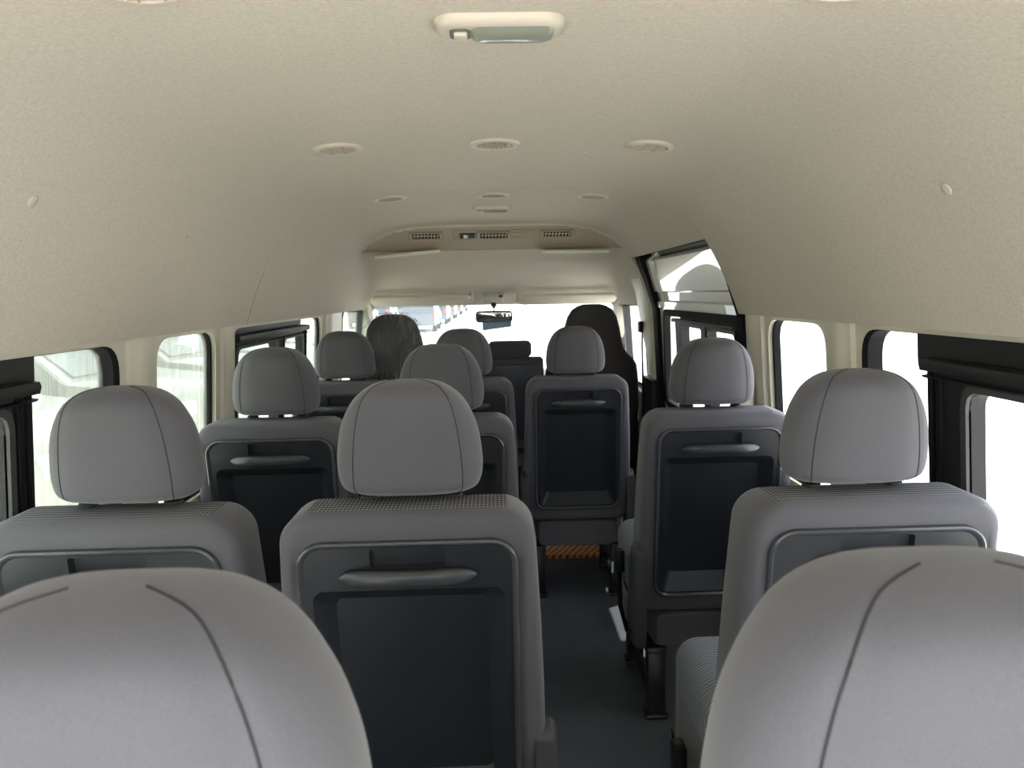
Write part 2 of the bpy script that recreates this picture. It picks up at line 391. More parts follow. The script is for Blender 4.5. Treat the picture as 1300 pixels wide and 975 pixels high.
# ------------------------------------------------------------------ sliding door (right)
d = empty('door_3', 'white painted sliding door with black framed window', 'door', kind='structure')
DP = [(.855, .14), (.825, .158), (.808, .13), (.800, .118), (.842, -.005), (.850, -.02), (.838, -.028), (.843, -.06), (.846, -.085)]   # upper inner skin, X by height
def dx(z):
    P = sorted(DP[3:], key=lambda p: p[1])
    if z < -.085: return .846+(.880-.846)*min(1, (-z-.085)/.5)
    for (a, za), (b, zb) in zip(P, P[1:]):
        if z <= zb: return a+(b-a)*(z-za)/(zb-za)
    return P[-1][0]
mb = MB(); y0, y1 = DY0-.03, DY1+.0
up = [(.80, .185), (.79, .165), (.768, .150), (.764, .138), (.806, .0), (.808, -.006), (.822, -.012), (.824, -.02), (.832, -.05), (.822, -.058), (.824, -.085)]
L = [[V(x, y, H+z) for x, z in up]+[V(x+.05, y, H+z) for x, z in reversed(up)] for y in (y0, y1-.12)]
mb.loops(L)
L = [[V(x-.012, y, H+z) for x, z in up]+[V(x+.05, y, H+z) for x, z in reversed(up)] for y in (y1-.115, y1-.045, y1-.04)]
mb.loops(L)
df = lambda o: (lambda u, w: V(.824+(-w-.085)*.06+o, u, H+w))
dh = rpoly([(2.50, -.555), (3.66, -.555), (3.60, -.105), (2.50, -.105)], .05, 6)
plate([(y0, -.60), (y1-.04, -.60), (y1-.04, -.085), (y0, -.085)], [dh], df(0), df(.04), mb)
mb.build('door_skin', M['white'], d, ang=28)
mb = MB(); plate([(y0, -1.29), (y1, -1.29), (y1, -.60), (y0, -.60)], [], df(-.0), df(.04), mb); mb.build('door_panel', M['trim'], d)
mb = MB(); plate(dh, [], df(.025), df(.03), mb); mb.build('glass', M['glass'], d)
inn = rpoly([(2.515, -.54), (3.635, -.54), (3.58, -.122), (2.515, -.122)], .045, 6)
mb = MB(); plate(rpoly([(2.485, -.57), (3.675, -.57), (3.612, -.092), (2.485, -.092)], .055, 6), [inn], df(-.008), df(.02), mb); mb.build('window_seal', M['rubber'], d)
slider_x = .824-.825
class _D: pass
# sliding sash of the door window
mb = MB(); plate(seg(2.50, 3.33, -.14, -.115), [], df(.004), df(.018), mb); mb.build('upper_band', M['black'], d)
mb = MB(); ops = [hole(a, b, -.52, -.156, .025) for a, b in ((2.505, 2.83), (2.91, 3.23))]
plate(rpoly([(2.50, -.545), (3.33, -.545), (3.33, -.138), (2.50, -.138)], .01), ops, df(-.02), df(.018), mb); mb.build('sliding_frame', M['black'], d)
mb = MB(); mb.loops([[V(.826+dd, y, H+z) for dd, z in ((0, -.127), (-.025, -.128), (-.028, -.136), (-.025, -.143), (0, -.145))] for y in (2.5, 3.36)]); mb.build('rail', M['greyplastic'], d)
mb = MB(); plate(seg(2.84, 2.90, -.53, -.145), [], df(-.024), df(-.012), mb); mb.build('sash_bar', M['greyplastic'], d)
# black rubber seal round the door opening
def seal_strip(pts, wv, r=.016):
    mb = MB(); mb.tube(pts, r, 8); return mb
cs = [(.728, .182), (.738, .158), (.776, .06), (.812, -.05), (.828, -.10), (.848, -.45), (.855, -.9), (.855, -1.27)]
def seal(y, wd, num, label):
    L = []
    for x, z in cs: L.append([V(x-.02, y-wd/2, H+z), V(x-.028, y, H+z), V(x-.02, y+wd/2, H+z), V(x+.05, y+wd/2, H+z), V(x+.05, y-wd/2, H+z)])
    mb = MB(); mb.loops(L); struct(mb.build('trim_%d' % num, M['rubber'], ang=50), label, 'trim')
seal(DY1-.01, .10, 7, 'black rubber seal down the front edge of the sliding door opening')
seal(DY0-.015, .028, 8, 'black rubber seal down the rear edge of the sliding door opening')
mb = MB(); mb.loops([[V(x, y, H+z) for x, z in ((.688, .170), (.695, .160), (.705, .162), (.80, .182), (.80, .195), (.70, .185))] for y in (DY0, DY1)]); struct(mb.build('trim_9', M['rubber']), 'black rubber seal along the top of the sliding door opening', 'trim')
# right front pillar trim, a broad beige panel tapering downward
mb = MB(); L = []
for z, ya, yb, x in ((.20, 3.80, 4.04, .70), (.158, 3.80, 4.05, .722), (.08, 3.80, 4.10, .748), (0, 3.80, 4.13, .782), (-.08, 3.80, 4.15, .80), (-.2, 3.80, 4.12, .815), (-.42, 3.80, 4.0, .835), (-.46, 3.80, 3.98, .84)):
    L.append([V(x, ya, H+z), V(x-.012, ya+.02, H+z), V(x-.012, yb-.05, H+z), V(x+.012, yb, H+z), V(x+.05, yb, H+z), V(x+.05, ya, H+z)])
mb.loops(L); struct(mb.build('trim_10', M['trim'], ang=50), 'beige pillar trim between the sliding door and the front seat', 'trim')
mb = MB(); mb.box(.80, .87, 3.78, 4.05, 0.02, H-.46, .01); struct(mb.build('trim_11', M['black']), 'black lower pillar cover beside the front passenger seat', 'trim')

# ------------------------------------------------------------------ windshield, header, dash
ws = lambda o: (lambda u, w: V(u, 4.78+(-w-.05)*1.05+o, H+w))
wso = rpoly([(-.80, -.62), (.80, -.62), (.80, -.045), (-.80, -.045)], 0)
wsi = rpoly([(-.79, -.60), (.79, -.60), (.775, -.072), (-.775, -.072)], .05, 5)
w = empty('window_6', 'wide windshield at the front of the van', 'window', kind='structure')
mb = MB(); plate(rpoly([(-.90, -.64), (.90, -.64), (.87, .0), (-.87, .0)], 0), [wsi], ws(0), ws(.03), mb); mb.build('window_frame', M['trim'], w)
mb = MB(); plate(wsi, [], ws(.012), ws(.017), mb); mb.build('glass', M['windshield'], w)
st = MB(); f = lambda o: (lambda u, w_: V(u, 4.78+(-w_-.05)*1.05+o, H+w_))
plate([(-.075, -.245), (.115, -.222), (.118, -.165), (-.075, -.165)], [], f(.006), f(.008), st)
tag(st.build('sheet', M['sticker']), 'pale blue paper sheet stuck on the windshield under the mirror', 'sheet')
for side, n in ((-1, 12), (1, 13)):
    mb = MB(); mb.loops([[V(side*(.80+a), y+b, H+z) for a, b in ((-.03, .0), (-.01, -.05), (.06, -.05), (.06, .02))] for y, z in ((4.72, .0), (4.76, -.05), (5.04, -.33), (5.33, -.62))])
    struct(mb.build('trim_%d' % n, M['trim'], ang=60), 'beige windshield pillar on the picture\'s %s' % ('left' if side < 0 else 'right'), 'trim')
mb = MB(); P = [(4.62, -1.28), (4.62, -.75), (4.66, -.60), (4.76, -.535), (5.1, -.52), (5.42, -.60), (5.42, -1.28)]
mb.loops([[V(x, y, H+z) for y, z in P] for x in (-.86, .86)]); tag(mb.build('dashboard', M['black'], ang=50), 'dark dashboard under the windshield', 'dashboard')

def rounded_slab(mb, f, cx, cz, hw, hh, r, t, e=.004):
    L = []
    for ins, d in ((e, 0), (e*.3, e*.3), (0, e), (0, t-e), (e*.3, t-e*.3), (e, t)):
        L.append([f(u, w, d) for u, w in rrect(cx, cz, hw-ins, hh-ins, r)])
    return mb.loops(L)
for side, x0, x1, z, lab in ((-1, -.73, -.13, -.020, 'left'), (1, .145, .74, -.028, 'right')):
    v = empty('sun_visor', 'folded beige sun visor above the %s half of the windshield' % lab, 'sun visor', 'sun visors above the windshield')
    mb = MB(); fz = lambda u, w, d: V(u, 4.52+w*.80-d*.6, H+z-.004-.60*w-d*.8)
    rounded_slab(mb, fz, (x0+x1)/2, 0, (x1-x0)/2, .045, .04, .022, .008); mb.build('visor_board', M['trim'], v, ang=50)
    xi = x1 if side < 0 else x0
    mb = MB(); mb.box(xi-.012, xi+.012, 4.50, 4.53, H+z-.025, H+z+.03, .006); mb.build('visor_clip', M['header'], v)
    mb = MB(); xe = x0 if side < 0 else x1; mb.tube([(xe, 4.55, H+z-.02), (xe, 4.60, H+z+.0)], .007, 8); mb.build('hinge', M['trim'], v)
# interior mirror
v = empty('rear_view_mirror', 'interior rear view mirror hanging in front of the windshield', 'mirror', loc=(.003, 4.66, H-.145))
mb = MB(); rounded_slab(mb, lambda u, w, d: V(u, d, w), 0, 0, .115, .036, .022, .03, .006); mb.build('mirror_housing', M['greyplastic'], v)
mb = MB(); rounded_slab(mb, lambda u, w, d: V(u, d-.003, w), 0, 0, .108, .030, .018, .006, .001); mb.build('mirror_glass', mat('mirror_silver', (.75, .8, .78), .03, .5, 1.), v)
v.rotation_euler = (.10, 0, .02)
mb = MB(); mb.tube([(0, .02, .03), (0, .03, .055), (0, .045, .065)], [.012, .010, .012], 10); mb.tube([(0, .045, .06), (0, .05, .085)], [.017, .02], 12); mb.build('mirror_stem', M['black'], v)
v = empty('map_lamp', 'small beige map lamp above the rear view mirror', 'lamp', loc=(.0, 4.585, H-.032), rot=(-.55, 0, 0))
mb = MB(); mb.box(-.065, .065, -.03, .03, -.012, .02, .006); mb.build('housing', M['trim'], v)
mb = MB(); mb.box(.035, .055, -.036, -.02, -.010, .006, .002); mb.build('switch', M['greyplastic'], v)

# ------------------------------------------------------------------ overhead console fittings
def T_slope(x, z): # point on the console face for height z
    y = 3.655+(.325-z)/(.325-.213)*.08; return V(x, y, H+z)
FACE = math.atan2(.112, .08)     # slope of the face
def face_frame(u, w, d):         # u across, w up the face, d out towards the rear and down
    a = V(0, -.08, .112).normalized(); n = V(0, -.112, -.08).normalized(); return V(u, 0, 0)+a*w+n*d
def grille(x, lab, par=None):
    p = T_slope(x, .283); v = empty('air_vent', lab, 'air vent', 'rectangular vents in the overhead console', loc=p) if not par else empty('air_vent')
    if par: v.parent = par; v.location = face_frame(0, 0, .0045)
    mb = MB(); o = rrect(0, 0, .082, .021, .007); i = rrect(0, 0, .066, .0145, .004)
    mb.loops([[face_frame(a, b, -.01) for a, b in o], [face_frame(a, b, .006) for a, b in o], [face_frame(a*.97, b*.92, .009) for a, b in o], [face_frame(a, b, .009) for a, b in i], [face_frame(a, b, -.006) for a, b in i]], True, False)
    mb.build('vent_frame', M['console'], v)
    mb = MB(); mb.loops([[face_frame(a, b, d) for a, b in i] for d in (.001, .0015)]); mb.build('opening', M['rubber'], v)
    mb = MB()
    for k in range(8):
        xx = -.0565+.0162*k; mb.loops([[face_frame(xx+a, b, d) for a, b in ((-.0018, -.012), (.0018, -.012), (.0018+.003, .012), (-.0018+.003, .012))] for d in (.001, .008)])
    mb.loops([[face_frame(a, b, d) for a, b in ((-.062, -.0015), (.062, -.0015), (.062, .0015), (-.062, .0015))] for d in (.001, .006)])
    mb.build('fin', M['vent'], v)
    return v
grille(-.318, 'left rectangular air vent with black slots in the overhead console')
grille(.318, 'right rectangular air vent with black slots in the overhead console')
cp = empty('console_panel', 'beige panel with black slotted vent and grey switch at the overhead console centre', 'console panel', loc=T_slope(.01, .283))
mb = MB(); rounded_slab(mb, lambda u, w, d: face_frame(u, w, d-.008), 0, 0, .20, .026, .012, .012, .003); mb.build('surround', M['console'], cp)
grille(0, '', cp)
mb = MB(); rounded_slab(mb, lambda u, w, d: face_frame(u-.128, w, d), 0, 0, .036, .013, .004, .012, .002); sp = mb.build('switch', M['greyplastic'], cp)
mb = MB(); rounded_slab(mb, lambda u, w, d: face_frame(u-.128, w, d+.010), -.008, 0, .010, .008, .004, .008, .002); mb.build('knob', M['label'], sp)
mb = MB(); o = rrect(.125, 0, .036, .013, .003); i = rrect(.125, 0, .033, .010, .002)
mb.loops([[face_frame(a, b, 0) for a, b in o], [face_frame(a, b, .008) for a, b in o], [face_frame(a, b, .008) for a, b in i], [face_frame(a, b, .005) for a, b in i]]); mb.build('blanking_plate', M['console'], cp)
for x0, x1, z0, z1, lab in ((-.575, -.255, .192, .218, 'left'), (.245, .575, .205, .200, 'right')):
    mb = MB(); f = lambda u, w, d: V(u, 3.715+w, H+z0+(z1-z0)*(u-x0)/(x1-x0)-d*.9)
    rounded_slab(mb, f, (x0+x1)/2, 0, (x1-x0)/2, .035, .03, .014, .005)
    tag(mb.build('overhead_tray', M['trim'], ang=50), 'slim beige tray lip under the %s end of the overhead console' % lab, 'tray')

# round vents and lamps in the ceiling
def round_vent(loc, lab, tilt, ang, first=[None]):
    if first[0] is None:
        v = empty('ceiling_vent', lab, 'ceiling vent', 'round ceiling vents', loc=loc, rot=(0, tilt, ang)); v.scale = (.84,)*3; first[0] = v
        mb = MB(); mb.lathe([(.0, .008), (.062, .008), (.066, .003), (.065, -.004), (.058, -.007), (.050, -.006), (.046, .000), (.046, .004), (0, .004)], 40); mb.build('vent_ring', M['vent'], v)
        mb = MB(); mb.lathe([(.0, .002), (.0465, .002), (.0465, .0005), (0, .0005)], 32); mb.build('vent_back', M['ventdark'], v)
        mb = MB()
        for k in range(6):
            y = -.034+.0136*k; hw = math.sqrt(max(.045**2-y*y, 0)); mb.loops([[V(x, y+a, b) for a, b in ((-.004, -.001), (.0025, -.007), (.004, -.006), (-.0025, .001))] for x in (-hw, hw)])
        for x in (-.016, .016): mb.loops([[V(x+a, y, b) for a, b in ((-.0012, -.007), (.0012, -.007), (.0012, 0), (-.0012, 0))] for y in (-.042, .042)])
        mb.build('louvre', M['console'], v); return v
    return dup(first[0], loc, lab, None, (0, tilt, ang))
def slope(x): return math.atan2(prof_z(abs(x)-.03)-prof_z(abs(x)+.03), .06)*(1 if x > 0 else -1)
for x, y, lab in ((-.352, .815, 'round ceiling vent cut by the top edge, left of the near lamp'), (.378, .825, 'round ceiling vent cut by the top edge, right of the near lamp'),
                  (-.335, 1.71, 'round ceiling vent at the left of the middle row'), (.011, 1.711, 'round ceiling vent at the centre of the middle row'), (.358, 1.725, 'round ceiling vent at the right of the middle row'),
                  (-.337, 2.57, 'small looking ceiling vent at the left of the far row'), (.008, 2.576, 'small looking ceiling vent at the centre of the far row'), (.349, 2.60, 'small looking ceiling vent at the right of the far row')):
    round_vent((x, y, H+prof_z(x)-.001), lab, slope(x), random.choice((0, .1, PI/2)))
def dome_lamp(loc, lab, s=1.):
    v = empty('dome_lamp', lab, 'lamp', loc=loc)
    mb = MB(); L = []
    for ins, z in ((0, .01), (0, -.004), (.004, -.009), (.010, -.012), (.014, -.012)): L.append([V(u*s, w*s, z) for u, w in rrect(0, 0, .080-ins, .036-ins, .028-ins*.7)])
    mb.loops(L); mb.build('housing', M['vent'], v, ang=50)
    mb = MB(); L = []
    for ins, z in ((-.001, -.011), (.002, -.016), (.008, -.019)): L.append([V(u*s, w*s, z) for u, w in rrect(.016, 0, .050-ins, .023-ins, .010)])
    mb.loops(L); mb.build('lens', M['lens'], v, ang=50)
    mb = MB(); L = []
    for ins, z in ((0, -.011), (0, -.0128)): L.append([V(u*s, w*s, z) for u, w in rrect(-.049, 0, .013-ins, .018-ins, .008)])
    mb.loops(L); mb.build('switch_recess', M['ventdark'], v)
    mb = MB(); mb.box(-.057*s, -.040*s, -.010*s, .010*s, -.018, -.011, .003); mb.build('switch', M['vent'], v)
    return v
dome_lamp((.016, .968, H+.330), 'large oblong ceiling lamp with clear lens, nearest')
dome_lamp((.002, 2.946, H+.329), 'small looking oblong ceiling lamp behind the overhead console', .93)
# plugs in the liner
def plug(x, z, y, lab, r=.008, first=[None]):
    a = slope(x); nrm = V(-math.sin(a), 0, -math.cos(a))
    zz = prof_z(x)
    if first[0] is None:
        mb = MB(); mb.lathe([(0, .002), (1.0, .002), (.95, -.2), (.6, -.35), (0, -.4)], 20); o = mb.build('ceiling_plug', M['header'], ang=60); first[0] = o
    else: o = first[0].copy(); COL.objects.link(o)
    tag(o, lab, 'plug', 'liner plugs'); o.location = (x, y, H+zz); o.scale = (r, r, .006); o.rotation_euler = (0, a, 0); return o
for x, y, r, lab in ((-.694, 1.177, .011, 'round liner plug on the near left slope of the ceiling'), (.699, 1.158, .011, 'round liner plug on the near right slope of the ceiling'),
                     (-.696, 1.768, .009, 'round liner plug on the left slope above the narrow window'), (-.77, 2.991, .008, 'low liner plug above the left sliding window, nearer one'), (-.694, 3.017, .008, 'upper liner plug ahead of the left liner joint, nearer one'),
                     (-.708, 3.597, .008, 'upper liner plug ahead of the left liner joint, farther one'), (-.773, 3.47, .008, 'low liner plug above the left sliding window, farther one'), (.645, 3.45, .009, 'liner plug above the sliding door opening'),
                     (-.198, 1.824, .008, 'tiny liner plug between the left and centre vents of the middle row'), (.224, 1.823, .008, 'tiny liner plug between the centre and right vents of the middle row'),
                     (-.17, 2.841, .008, 'tiny liner plug left of the far ceiling lamp'), (.218, 2.827, .008, 'tiny liner plug right of the far ceiling lamp'), (-.695, 2.40, .009, 'liner plug beside the left end of the liner joint')):
    plug(x, 0, y, lab, r)

# ------------------------------------------------------------------ floor
mb = MB(); mb.box(-.87, .87, -.5, 5.45, -.04, 0, 0); struct(mb.build('floor', M['floor']), 'dark grey vinyl floor of the cabin', 'floor')
mb = MB(); mb.box(.11, .62, 3.53, 3.76, 0, .022, .004); tag(mb.build('wooden_plank', M['wood']), 'reddish brown wooden board lying on the dark floor under the far aisle seat', 'wooden board')

# ------------------------------------------------------------------ seats
LEAN = .12
HT, HB = -.141, -.334            # head restraint
BT, BB = -.346, -.968            # backrest
def sh(y, z): return y+LEAN*(HT-z)-.06
HRP = [(0, .40), (.03, .45), (.08, .478), (.16, .495), (.26, .50), (.4, .492), (.52, .478), (.64, .452), (.75, .412), (.84, .365), (.91, .305), (.96, .24), (.985, .175), (1., .09)]
def hr_halfwidth(t):
    for i in range(len(HRP)-1):
        (a, wa), (b, wb) = HRP[i], HRP[i+1]
        if t <= b:
            sl = lambda k: 0 if k <= 0 and False else (HRP[min(k+1, len(HRP)-1)][1]-HRP[max(k-1, 0)][1])/(HRP[min(k+1, len(HRP)-1)][0]-HRP[max(k-1, 0)][0])
            h = b-a; u = (t-a)/h; m0, m1 = sl(i)*h, sl(i+1)*h
            return (2*u**3-3*u*u+1)*wa+(u**3-2*u*u+u)*m0+(-2*u**3+3*u*u)*wb+(u**3-u*u)*m1
    return .09
def hr_depth(t):
    if t < .08: return .72+.28*math.sin(t/.08*PI/2)
    if t > .80: u = (t-.80)/.20; return max(.16, (1-min(1, u)**2.8)**.5)*(1-.05*u)
    return 1.
def head_restraint():
    mb = MB(); W = .249; D = .062; L = []; seams = [[], []]
    ts = [0, .008, .018, .03, .05, .08, .12, .16, .21, .26, .32, .38, .44, .50, .56, .62, .67, .72, .76, .80, .84, .875, .905, .93, .95, .965, .978, .988, .995, 1.0]
    for t in ts:
        w = W*hr_halfwidth(t); d = D*hr_depth(t); yc = D+.012*(1-t); z = H+HB+t*(HT-HB)
        xs = smin(.093-.022*t*t, w*.86, .025)
        def yy(x): return d*max(0, 1-min(1, abs(x)/w)**3.0)**(1/2.4)
        half = [(w*math.cos(k/8*PI/2*.999)) for k in range(0)]
        outer = [xs+(w-xs)*math.sin((8-k)/8*PI/2) for k in range(8)]          # from w towards the seam
        inner = [xs-2*xs*k/14 for k in range(15)]
        xsall = outer+inner+[-x for x in reversed(outer)]
        ring = []
        for i, x in enumerate(xsall):
            g = .0016 if i in (8, 22) else 0
            ring.append(V(x, yc-yy(x)+g, z))
            if i in (8, 22): seams[0 if i == 8 else 1].append(V(x, yc-yy(x)+.0012, z))
        for x in reversed(xsall[1:-1]): ring.append(V(x, yc+yy(x), z))
        L.append(ring)
    mb.loops(L); return mb, seams
def back_outline(ins, wtop=.207, r=.055):
    c = (BT+BB)/2; hh = (BT-BB)/2; P = []
    for u, w in rrect(0, c, wtop-ins, hh-ins, (max(r-ins, .005),)*2+(max(.04-ins, .005),)*2, 8, 12):
        t = (w-BB)/(BT-BB); s = 1+.078*math.sin(min(1, (1-t)/.75)*PI/2)-.05*max(0, (.25-t)/.25)**1.5
        P.append((u*s, w))
    return P
PT, PB = -.392, -.915; PC = (PT+PB)/2; PH = (PT-PB)/2; PW = .181
def prr(hw, hh, cz, r, dz=0): return rrect(0, cz, hw, hh, r, 8, 12)
def seat_backrest():
    mb = MB(); L = []
    f = lambda P, y: [V(u, sh(y, w), H+w) for u, w in P]
    pr = prr(PW-.004, PH-.004, PC, .045)
    L.append(f(pr, .045)); L.append(f(pr, .004)); L.append(f(prr(PW+.006, PH+.006, PC, .05), .001))
    for ins, y in ((.024, .0), (.012, .002), (.004, .010), (0, .022), (.0, .060), (.0, .105), (.006, .124), (.02, .134), (.05, .140), (.09, .135)):
        L.append(f(back_outline(ins), y))
    mb.loops(L)
    mb.mi = [0]*len(mb.f)
    for i, fc in enumerate(mb.f):   # knit insert across the top and the front
        c = sum((mb.v[k] for k in fc), Vector())/len(fc)
        if abs(c.x) < .168 and ((c.z > H+BT-.006 and c.y > -.018) or c.y > .065+LEAN*(HT-(c.z-H))): mb.mi[i] = 1
    return mb
def seat_panel():
    mb = MB(); f = lambda P, y: [V(u, sh(y, w), H+w) for u, w in P]
    o = [prr(PW-a, PH-a, PC, .045-a) for a in (0, 0, .0012, .0045, .0078, .0115)]
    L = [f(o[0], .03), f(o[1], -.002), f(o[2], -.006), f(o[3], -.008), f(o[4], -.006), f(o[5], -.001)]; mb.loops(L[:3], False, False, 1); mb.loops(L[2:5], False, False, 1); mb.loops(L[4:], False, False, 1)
    # recess rings
    r0t, r0b = PT-.086, PT-.506; f0t, f0b = PT-.112, PT-.458
    R0 = prr(.158, (r0t-r0b)/2, (r0t+r0b)/2, .02); R1 = prr(.153, (r0t-r0b)/2-.005, (r0t+r0b)/2, .018); RF = prr(.131, (f0t-f0b)/2, (f0t+f0b)/2, .014); RI = prr(.128, (f0t-f0b)/2-.003, (f0t+f0b)/2, .012)
    mb.loops([f(R0, -.001), f(R1, .003), f(RF, .034), f(RI, .0365)], False, True)
    pc = PT-.031; K0 = rrect(0, pc, .061, .017, .004, 3, 3); K1 = rrect(0, pc, .059, .015, .003, 3, 3)
    mb.loops([f(K0, -.001), f(K1, .014)], False, True)
    rings = [o[5], R0, K0]; flat = [p for r in rings for p in r]
    tris = geometry.tessellate_polygon([[V(a, b, 0) for a, b in r] for r in rings]); mb.add(f(flat, -.001), [list(t) for t in tris])
    return mb
def panel_handle():
    mb = MB(); L = []; zc = PT-.061; N = 22
    for k in range(N+1):
        s = -1+2*k/N; x = s*.112; e = max(0, 1-abs(s)**5)**.5; hh = .017*max(.15, e)*(.84+.16*s*s); out = .024*max(.0, 1-abs(s)**3.5)+.002
        L.append([V(x, sh(-.001-out*(.62)+math.cos(a)*max(.004, out*.42), zc), H+zc+hh*math.sin(a)) for a in [2*PI*j/14 for j in range(14)]])
    mb.loops(L)
    for s in (-1, 1): mb.box(s*.062-.008, s*.062+.008, sh(-.014, zc), sh(.002, zc), H+zc-.018, H+zc-.006, .002)
    return mb
def make_seat(name, loc, lab, group):
    root = empty(name, lab, 'seat', group, loc=loc)
    mb, seams = head_restraint(); h = mb.build('headrest', M['fabric'], root, ang=60)
    for p in seams: s = MB(); s.tube(p, .0008, 6); s.build('seam', M['seam'], h)
    for s in (-1, 1):
        mb = MB(); mb.tube([(s*.072, .066, H+HB+.02), (s*.072, .068, H+BT-.02)], .006, 10); mb.build('headrest_post', M['steel'], root)
        mb = MB(); mb.lathe([(0, .0), (.017, .0), (.015, .008), (.008, .011), (0, .011)], 16, (s*.072, .068, H+BT-.003)); mb.build('post_collar', M['black'], root)
    seat_backrest().build('backrest', [M['fabric'], M['knit']], root, ang=50)
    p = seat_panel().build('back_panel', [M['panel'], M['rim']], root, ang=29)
    panel_handle().build('handle', M['handle'], p, ang=60)
    # cushion with a narrower rear skirt
    mb = MB(); L = []
    for y, hw, zt, zb, r in ((.045, .165, -.978, -1.075, .02), (.06, .175, -.972, -1.085, .03), (.16, .18, -.97, -1.09, .03)):
        L.append([V(u, y, H+w) for u, w in rrect(0, (zt+zb)/2, hw, (zt-zb)/2, r, 6, 8)])
    mb.loops(L); mb.build('rear_skirt', M['fabric'], root, ang=50)
    mb = MB(); L = []
    for y, hw, zt, zb in ((.150, .185, -.84, -1.07), (.165, .212, -.82, -1.085), (.20, .221, -.805, -1.09), (.28, .223, -.795, -1.09), (.37, .223, -.79, -1.09), (.43, .220, -.795, -1.08), (.465, .21, -.815, -1.06), (.48, .19, -.85, -1.03)):
        L.append([V(u, y, H+w) for u, w in rrect(0, (zt+zb)/2, hw, (zt-zb)/2, (.05, .05, .02, .02), 6, 8)])
    mb.loops(L, mi=0)
    for i, fc in enumerate(mb.f):
        c = sum((mb.v[k] for k in fc), Vector())/len(fc)
        if c.z > H-.90: mb.mi[i] = 1
    mb.build('seat_cushion', [M['fabric'], M['cushion']], root, ang=50)
    for s in (-1, 1):
        for y0, y1, nm in ((.03, .07, 0), (.37, .41, 1)):
            x = s*.168; mb = MB(); mb.box(x-.028, x+.028, y0, y1, .012, H-1.075, .005)
            mb.box(x-.034, x+.034, y0-.012, y1+.012, 0, .014, .004); mb.build('leg', M['darksteel'], root)
        mb = MB(); mb.box(s*.168-.016, s*.168+.016, .05, .42, .03, .055, .004); mb.box(s*.168-.03, s*.168+.03, .03, .44, H-1.10, H-1.075, .004); mb.build('side_rail', M['darksteel'], root)
    return root
def buckle(root, s, y=.20, z=-.95):
    e = MB(); x = s*.255
    e.tube([(s*.235, y-.03, H-1.08), (x, y-.015, H-1.0), (x, y, H+z-.02)], .007, 8); b = e.build('buckle_stalk', M['rubber'], root)
    e = MB(); e.box(x-.014, x+.014, y-.022, y+.022, H+z-.03, H+z+.045, .006); c = e.build('seat_belt_buckle', M['black'], root)
    e = MB(); e.box(x-.009, x+.009, y-.010, y+.010, H+z+.040, H+z+.048, .001); e.build('release_button', M['greyplastic'], c)
    e = MB(); L = []
    for k in range(9):
        t = k/8; yy = y+.01+.09*math.sin(t*3.0); zz = H+z-.02+.04*math.sin(t*5)-.05*t; xx = x-s*.03*t
        L.append([V(xx-.001, yy-.02, zz), V(xx+.001, yy-.02, zz), V(xx+.001, yy+.02, zz+.01), V(xx-.001, yy+.02, zz+.01)])
    e.loops(L); e.build('belt_strap', M['rubber'], root)

def add_cover(root, s):
    mb = MB(); P = rpoly([(.045, -.77), (.085, -.74), (.10, -.80), (.135, -.90), (.15, -1.03), (.12, -1.075), (.04, -1.07), (.03, -.98), (.035, -.86)], .02, 4)
    L = []
    for x, sc in ((.205, 1.), (.232, 1.), (.240, .94), (.243, .85)):
        L.append([V(s*x, .06+(a-.09)*sc, H-.91+(b+.91)*sc) for a, b in P])
    mb.loops(L); c = mb.build('recliner_cover', M['greyplastic'], root, ang=45)
    mb = MB(); mb.lathe([(0, 0), (.008, 0), (.008, .004), (.005, .006), (0, .006)], 12); mb.build('bolt', M['darksteel'], c, loc=(s*.242, .05, H-1.03), rot=(0, s*PI/2, 0))

YR = {4: .305, 3: 1.20, 2: 2.11, 1: 3.05}
proto = make_seat('passenger_seat', (-.149, YR[3], 0), 'grey fabric seat with full plastic back panel showing, centre of the third row', 'grey passenger seats')
spec = [(-.630, 3, 'grey seat by the near left window, mostly hidden by a big headrest'),
        (.622, 3, 'grey seat by the near right window, its back panel cut by the big headrest'),
        (-.638, 2, 'grey seat by the left sliding window with handle and dark panel visible'),
        (-.158, 2, 'grey seat in the second row, mostly hidden behind the centre third row headrest'),
        (.638, 2, 'grey single seat across the aisle beside the white sliding door'),
        (-.622, 1, 'farthest left grey passenger seat with only its headrest and handle showing'),
        (-.134, 1, 'farthest centre grey passenger seat, low behind two other headrests'),
        (.338, 1, 'grey seat at the far end of the aisle, above the wooden board'),
        (-.195, 4, 'nearest left grey seat with huge headrest filling the lower left corner'),
        (.233, 4, 'nearest right grey seat with huge headrest filling the lower right corner')]
seats = {}
for x, r, lab in spec:
    seats[(round(x, 3), r)] = dup(proto, (x, YR[r], 0), lab)
for key, ss in (((.638, 2), (-1, 1)), ((.622, 3), (-1, 1)), ((-.630, 3), (-1,)), ((-.638, 2), (-1,)), ((-.158, 2), (1,)), ((-.622, 1), (-1,)), ((.338, 1), (-1, 1)), ((-.195, 4), (-1,)), ((.233, 4), (1,))):
    for q in ss: add_cover(seats[key], q)
add_cover(proto, 1)
for key in ((-.195, 4), (.233, 4)):
    for c in seats[key].children:
        c.scale.x = .92 if c.name.startswith(('back', 'seat', 'rear', 'recliner', 'side', 'leg')) else 1
buckle(seats[(.638, 2)], -1, .19, -.86); buckle(seats[(.622, 3)], -1, .26, -.99)
t = MB(); t.box(.140, .150, .025, .029, .10, .15, .001); t.build('leg_tag', M['label'], seats[(.338, 1)])

